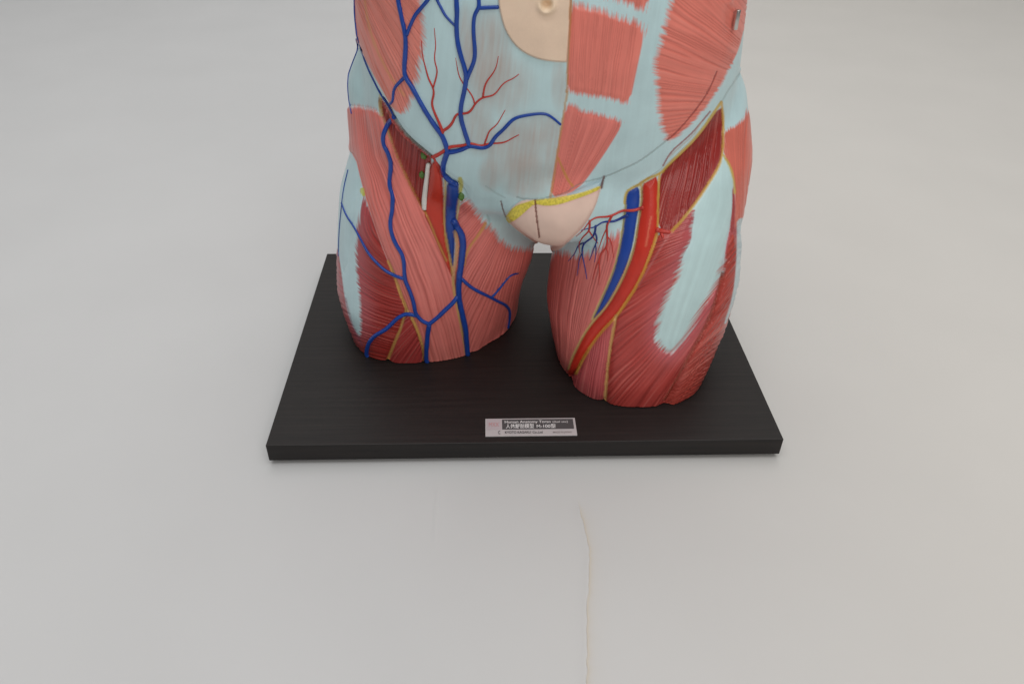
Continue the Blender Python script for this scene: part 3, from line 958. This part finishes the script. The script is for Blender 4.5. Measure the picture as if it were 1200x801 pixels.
make_part(-4, 'back_shell')
for k in (-2, -3):
    make_part(k, 'groin_fascia')
PART = {}
for i, n in enumerate(PNAMES):
    if n in ('navel', 'fat'):
        continue
    PART[n] = make_part(i, LABEL[n])
make_part(PNAMES.index('navel'), 'navel', PART['panel'])
make_part(PNAMES.index('fat'), 'fat_layer', PART['pubic'])

# ---------------------------------------------------------------- ray casting onto the painted body
from mathutils.bvhtree import BVHTree
sel = np.where((P1[FQ[:, 0], 2] < 0.42) & ((N1[FQ[:, 0]] * (CAM - P1[FQ[:, 0]])).sum(1) > -0.05))[0]
ids, inv = np.unique(FQ[sel].ravel(), return_inverse=True)
BV = BVHTree.FromPolygons(P1[ids].tolist(), inv.reshape(-1, 4).tolist())
UV = np.stack([UU[ids], VV[ids]], -1)
PI, NI = P1[ids], N1[ids]


def cast(x, y):
    d = ray(x, y)
    loc, nor, idx, dist = BV.ray_cast(Vector(CAM), Vector(d))
    if loc is None:
        i = ((UV - (x, y)) ** 2).sum(1).argmin()
        return PI[i], NI[i]
    nn = np.array(nor)
    return np.array(loc), nn if nn @ d < 0 else -nn


def tube_geo(pts, r0, r1, sink=0.35, sides=8, relax=3):
    """a tapered vessel laid along photo pixels on the body; returns verts, quads"""
    p = smooth_line(pts, it=2)
    seg = np.linalg.norm(np.diff(p, axis=0), axis=1)
    s = np.concatenate([[0], np.cumsum(seg)])
    n = max(3, int(s[-1] / 1.8))
    t = np.linspace(0, s[-1], n)
    xs, ys = np.interp(t, s, p[:, 0]), np.interp(t, s, p[:, 1])
    C, Nn = zip(*[cast(a, b) for a, b in zip(xs, ys)])
    C, Nn = np.array(C), np.array(Nn)
    for _ in range(relax):
        Nn[1:-1] = (Nn[:-2] + Nn[1:-1] + Nn[2:]) / 3
        C[1:-1] = (C[:-2] + 2 * C[1:-1] + C[2:]) / 4
    Nn /= np.linalg.norm(Nn, axis=1, keepdims=True)
    dep = (C - CAM) @ F_
    rad = 1.08 * np.interp(np.linspace(0, 1, n), [0, 1], [r0, r1]) * (1 + 0.10 * (n1(t / 9 + r0 * 37) - 0.5)) * dep / CF
    C = C + Nn * (rad * (1 - sink) - rad * 0.35)[:, None]
    T = np.gradient(C, axis=0)
    T /= np.maximum(np.linalg.norm(T, axis=1, keepdims=True), 1e-9)
    B = np.cross(T, Nn)
    B /= np.maximum(np.linalg.norm(B, axis=1, keepdims=True), 1e-9)
    M = np.cross(B, T)
    a = np.linspace(0, 2 * math.pi, sides, endpoint=False)
    ring = C[:, None, :] + rad[:, None, None] * (np.cos(a)[None, :, None] * B[:, None, :] + np.sin(a)[None, :, None] * M[:, None, :])
    V = ring.reshape(-1, 3)
    i = np.arange(n * sides).reshape(n, sides)
    j = np.roll(i, -1, 1)
    Fq = np.stack([i[:-1], i[1:], j[1:], j[:-1]], -1).reshape(-1, 4)
    V = np.vstack([V, C[0] - T[0] * rad[0] * 0.6, C[-1] + T[-1] * rad[-1] * 0.6])
    k = len(V)
    cap = [[i[0, q], j[0, q], k - 2, k - 2] for q in range(sides)] + [[j[-1, q], i[-1, q], k - 1, k - 1] for q in range(sides)]
    return V, Fq, np.array([c[:3] for c in cap])


def vessel(name, branches, mat, sink=0.35, relax=3):
    bm = bmesh.new()
    for b in branches:
        pts, r0, r1 = b[:3]
        V, Fq, Fc = tube_geo(pts, r0, r1, b[3] if len(b) > 3 else sink, relax=relax)
        vs = [bm.verts.new(x) for x in V]
        for f in Fq:
            bm.faces.new([vs[q] for q in f])
        for f in Fc:
            bm.faces.new([vs[q] for q in f])
    bmesh.ops.recalc_face_normals(bm, faces=bm.faces[:])
    return tput(mesh_bm(name, bm, mat, None, True))


# red arteries first (they pass under the veins)
vessel('small_artery', [([(507, 184), (512, 182), (519, 178), (526, 172), (535, 171), (545, 170), (552, 167), (559, 170), (565, 171), (572, 168), (580, 168), (592, 167), (600, 162), (608, 158)], 2.2, .5),
                        ([(508, 183), (512, 190), (517, 200), (519, 207)], 1.8, 1.3),
                        ([(568, 168), (571, 160), (573, 153), (582, 147), (587, 138), (592, 129)], 1.0, .4)], ART)
vessel('small_artery', [([(518, 154), (528, 148), (532, 140), (535, 133), (541, 133), (549, 133), (554, 127), (557, 121), (565, 114), (575, 113), (581, 110), (587, 101), (592, 96), (602, 92), (608, 87)], 1.7, .45),
                        ([(566, 113), (568, 100), (572, 93), (578, 86), (582, 78), (584, 66)], 1.15, .4), ([(556, 121), (555, 115), (550, 107), (545, 101)], .9, .6), ([(543, 98), (538, 90), (536, 80), (534, 68)], .7, .3)], ART)
vessel('small_artery', [([(519, 156), (517, 148), (512, 138), (507, 126), (506, 119), (509, 110), (508, 103), (502, 92), (499, 80), (495, 65), (494, 48)], 1.7, .45),
                        ([(508, 102), (511, 92), (513, 82), (510, 75), (509, 65), (511, 55), (510, 45), (509, 33)], 1.0, .35)], ART)
vessel('groin_artery', [([(754, 243), (745, 246), (738, 247), (730, 246), (722, 250), (713, 254), (700, 254), (695, 256), (690, 260), (686, 266), (682, 271), (675, 277)], 1.9, .4),
                        ([(691, 258), (691, 267), (690, 271), (684, 276), (680, 281), (678, 287), (680, 297)], 1.3, .4), ([(690, 270), (694, 276), (697, 281), (701, 285)], .9, .4),
                        ([(717, 252), (714, 258), (711, 262), (711, 270), (712, 280), (711, 290), (704, 297), (702, 305), (698, 314), (695, 327)], 1.5, .5),
                        ([(710, 269), (706, 278), (703, 288), (699, 298)], .7, .3), ([(712, 277), (717, 283), (718, 293), (719, 302)], .7, .3), ([(711, 290), (713, 298), (712, 306)], .7, .3),
                        ([(702, 305), (703, 315), (702, 325), (702, 334)], .7, .3)], ART)
vessel('groin_vein', [([(736, 252), (727, 256), (718, 260), (708, 259), (702, 262), (698, 266), (690, 267), (681, 270)], 1.7, .45), ([(698, 264), (697, 273), (694, 278), (686, 283), (683, 287), (682, 297), (684, 305), (686, 315), (688, 327)], 1.4, .4),
                      ([(697, 272), (700, 278), (699, 285), (696, 290), (694, 297), (691, 305)], .95, .35), ([(698, 287), (699, 294), (697, 307)], .6, .3), ([(684, 284), (677, 287), (675, 295), (672, 299), (666, 306)], .8, .3),
                      ([(682, 297), (679, 303), (678, 313), (676, 323)], .7, .3)], VEIN_D)
vessel('deep_artery_branch', [([(769, 269), (777, 271), (785, 272.5)], 2.8, 1.9), ([(775, 273), (777, 279)], 1.8, 1.2)], ART)
# blue veins
vessel('superficial_vein', [([(464, -30), (467, 0), (470, 15), (474, 33), (476, 44), (476, 60), (474, 80), (475, 90), (484, 103), (492, 118), (500, 132), (510, 147), (519, 159), (523, 170), (525, 178)], 2.5, 2.9),
                            ([(512, -16), (502, 0), (496, 7), (487, 17), (482, 28), (477, 41)], 2.2, 2.1), ([(475, 90), (468, 97), (462, 103), (461, 112), (461, 119), (457, 122)], 2.1, 1.3)], VEIN)
vessel('superficial_vein', [([(534, -30), (535, 0), (536, 15), (535, 30), (536, 48), (540, 65), (545, 80), (547, 92), (544, 108), (540, 125), (540, 138), (545, 155), (550, 170)], 2.8, 2.6),
                            ([(560, -30), (561, 0), (562, 9), (557, 15), (555, 25), (555, 40), (557, 60), (556, 72), (551, 83), (547, 93)], 2.2, 2.3), ([(562, 9.5), (572, 9), (584, 8.6)], 2.0, 2.0),
                            ([(508, -16), (512, 0), (517, 9), (522, 19), (533, 30)], 1.8, 1.4)], VEIN)
vessel('superficial_vein', [([(525, 178), (535, 177), (544, 174), (550, 170), (560, 172), (568, 173), (575, 170), (580, 160), (590, 152), (600, 140), (610, 136), (630, 133), (640, 133), (648, 138), (657, 146)], 2.8, 1.3),
                            ([(525, 177), (522, 185), (519, 195), (521, 205), (529, 212), (536, 217)], 3.2, 3.2)], VEIN)
vessel('thigh_vein', [([(415.5, -30), (415.5, 0), (416, 20), (418.5, 42), (423, 58), (432, 82), (440, 98), (448, 113), (455, 123), (462, 138)], .9, 1.3),
                      ([(462, 137), (453, 147), (449, 160), (450, 170), (456, 180), (459, 192), (458, 203), (456, 213), (460, 228), (461, 238), (459, 252), (457, 260), (460, 278), (467, 290), (473, 300), (474, 315), (474, 327), (480, 340), (485, 355), (487, 368), (495, 376), (503, 379)], 2.6, 2.2),
                      ([(503, 379), (512, 372), (522, 362), (530, 355), (536, 346)], 2.4, 2.6), ([(503, 379), (501, 392), (500, 405), (500, 424)], 2.6, 2.7), ([(488, 369), (478, 367), (468, 370), (460, 378), (452, 386), (440, 392), (433, 400), (430, 410), (430, 419)], 2.2, 2.5)], VEIN)
vessel('thigh_vein', [([(417.5, 46), (413, 62), (408.5, 85), (407.5, 110), (412, 133)], .9, .8), ], VEIN)
vessel('thigh_vein', [([(408, 199), (402.5, 222), (400.5, 240), (397.5, 270), (396.5, 300)], .7, .6), ([(400.5, 238), (406, 253), (415, 265), (423, 280), (432, 297), (443, 309), (453, 318), (464, 323), (473, 326)], 1.0, 2.0)], VEIN)
vessel('saphenous_vein', [([(531, 258), (535, 264), (541, 273), (543, 285), (541, 305), (538, 325), (537.5, 345), (540, 365), (545, 385), (548, 415)], 3.8, 3.0),
                          ([(541, 326), (550, 335), (562, 342), (575, 348), (583, 352.5), (593, 357), (597, 363), (597, 372), (595, 384)], 2.0, 1.5), ([(576, 348), (585, 338), (595, 325), (600, 321), (607, 320)], 1.6, 1.0)], VEIN)
vessel('femoral_nerve', [([(503.5, 191), (501.5, 208), (499.5, 226), (497, 246)], 2.6, 3.2, -0.1)], NERVE, relax=80)


def node_blob(x, y, rx, ry, seed):
    c, n = cast(x, y)
    dep = (c - CAM) @ F_
    bm = bmesh.new()
    bmesh.ops.create_icosphere(bm, subdivisions=3, radius=1)
    r = np.random.default_rng(seed)
    ph = r.random(3) * 6
    for q in bm.verts:
        q.co *= 1 + 0.12 * math.sin(5 * q.co.x + ph[0]) * math.sin(4 * q.co.y + ph[1]) + 0.06 * math.sin(9 * q.co.z + ph[2])
    M = Matrix.Translation(Vector(c + n * 0.0008)) @ Matrix.Diagonal((rx * dep / CF, rx * dep / CF * 0.8, ry * dep / CF, 1))
    bmesh.ops.transform(bm, matrix=M, verts=bm.verts[:])
    tput(mesh_bm('lymph_node', bm, LYMPH, None, True))


for a in ((497.5, 181, 3.6, 5.5, 1), (495, 204, 3.6, 4.5, 2), (541, 229, 3.6, 5.6, 3)):
    node_blob(*a)

# steel pin in its notch
ca, na = cast(861, 11)
cb, nb = cast(857.5, 35)
ca, cb = ca + na * 0.0028, cb + nb * 0.0028
ax = Vector(ca - cb)
bm = bmesh.new()
bmesh.ops.create_cone(bm, cap_ends=True, segments=28, radius1=0.0020, radius2=0.0020, depth=ax.length)
bmesh.ops.bevel(bm, geom=[e for e in bm.edges if len(e.link_faces) == 2 and e.calc_face_angle(0) > 0.7], offset=0.0003, segments=2, profile=0.5, affect='EDGES')
bmesh.ops.transform(bm, matrix=Matrix.Translation(Vector((ca + cb) / 2)) @ ax.to_track_quat('Z', 'Y').to_matrix().to_4x4(), verts=bm.verts[:])
tput(mesh_bm('steel_pin', bm, STEEL, None, True))
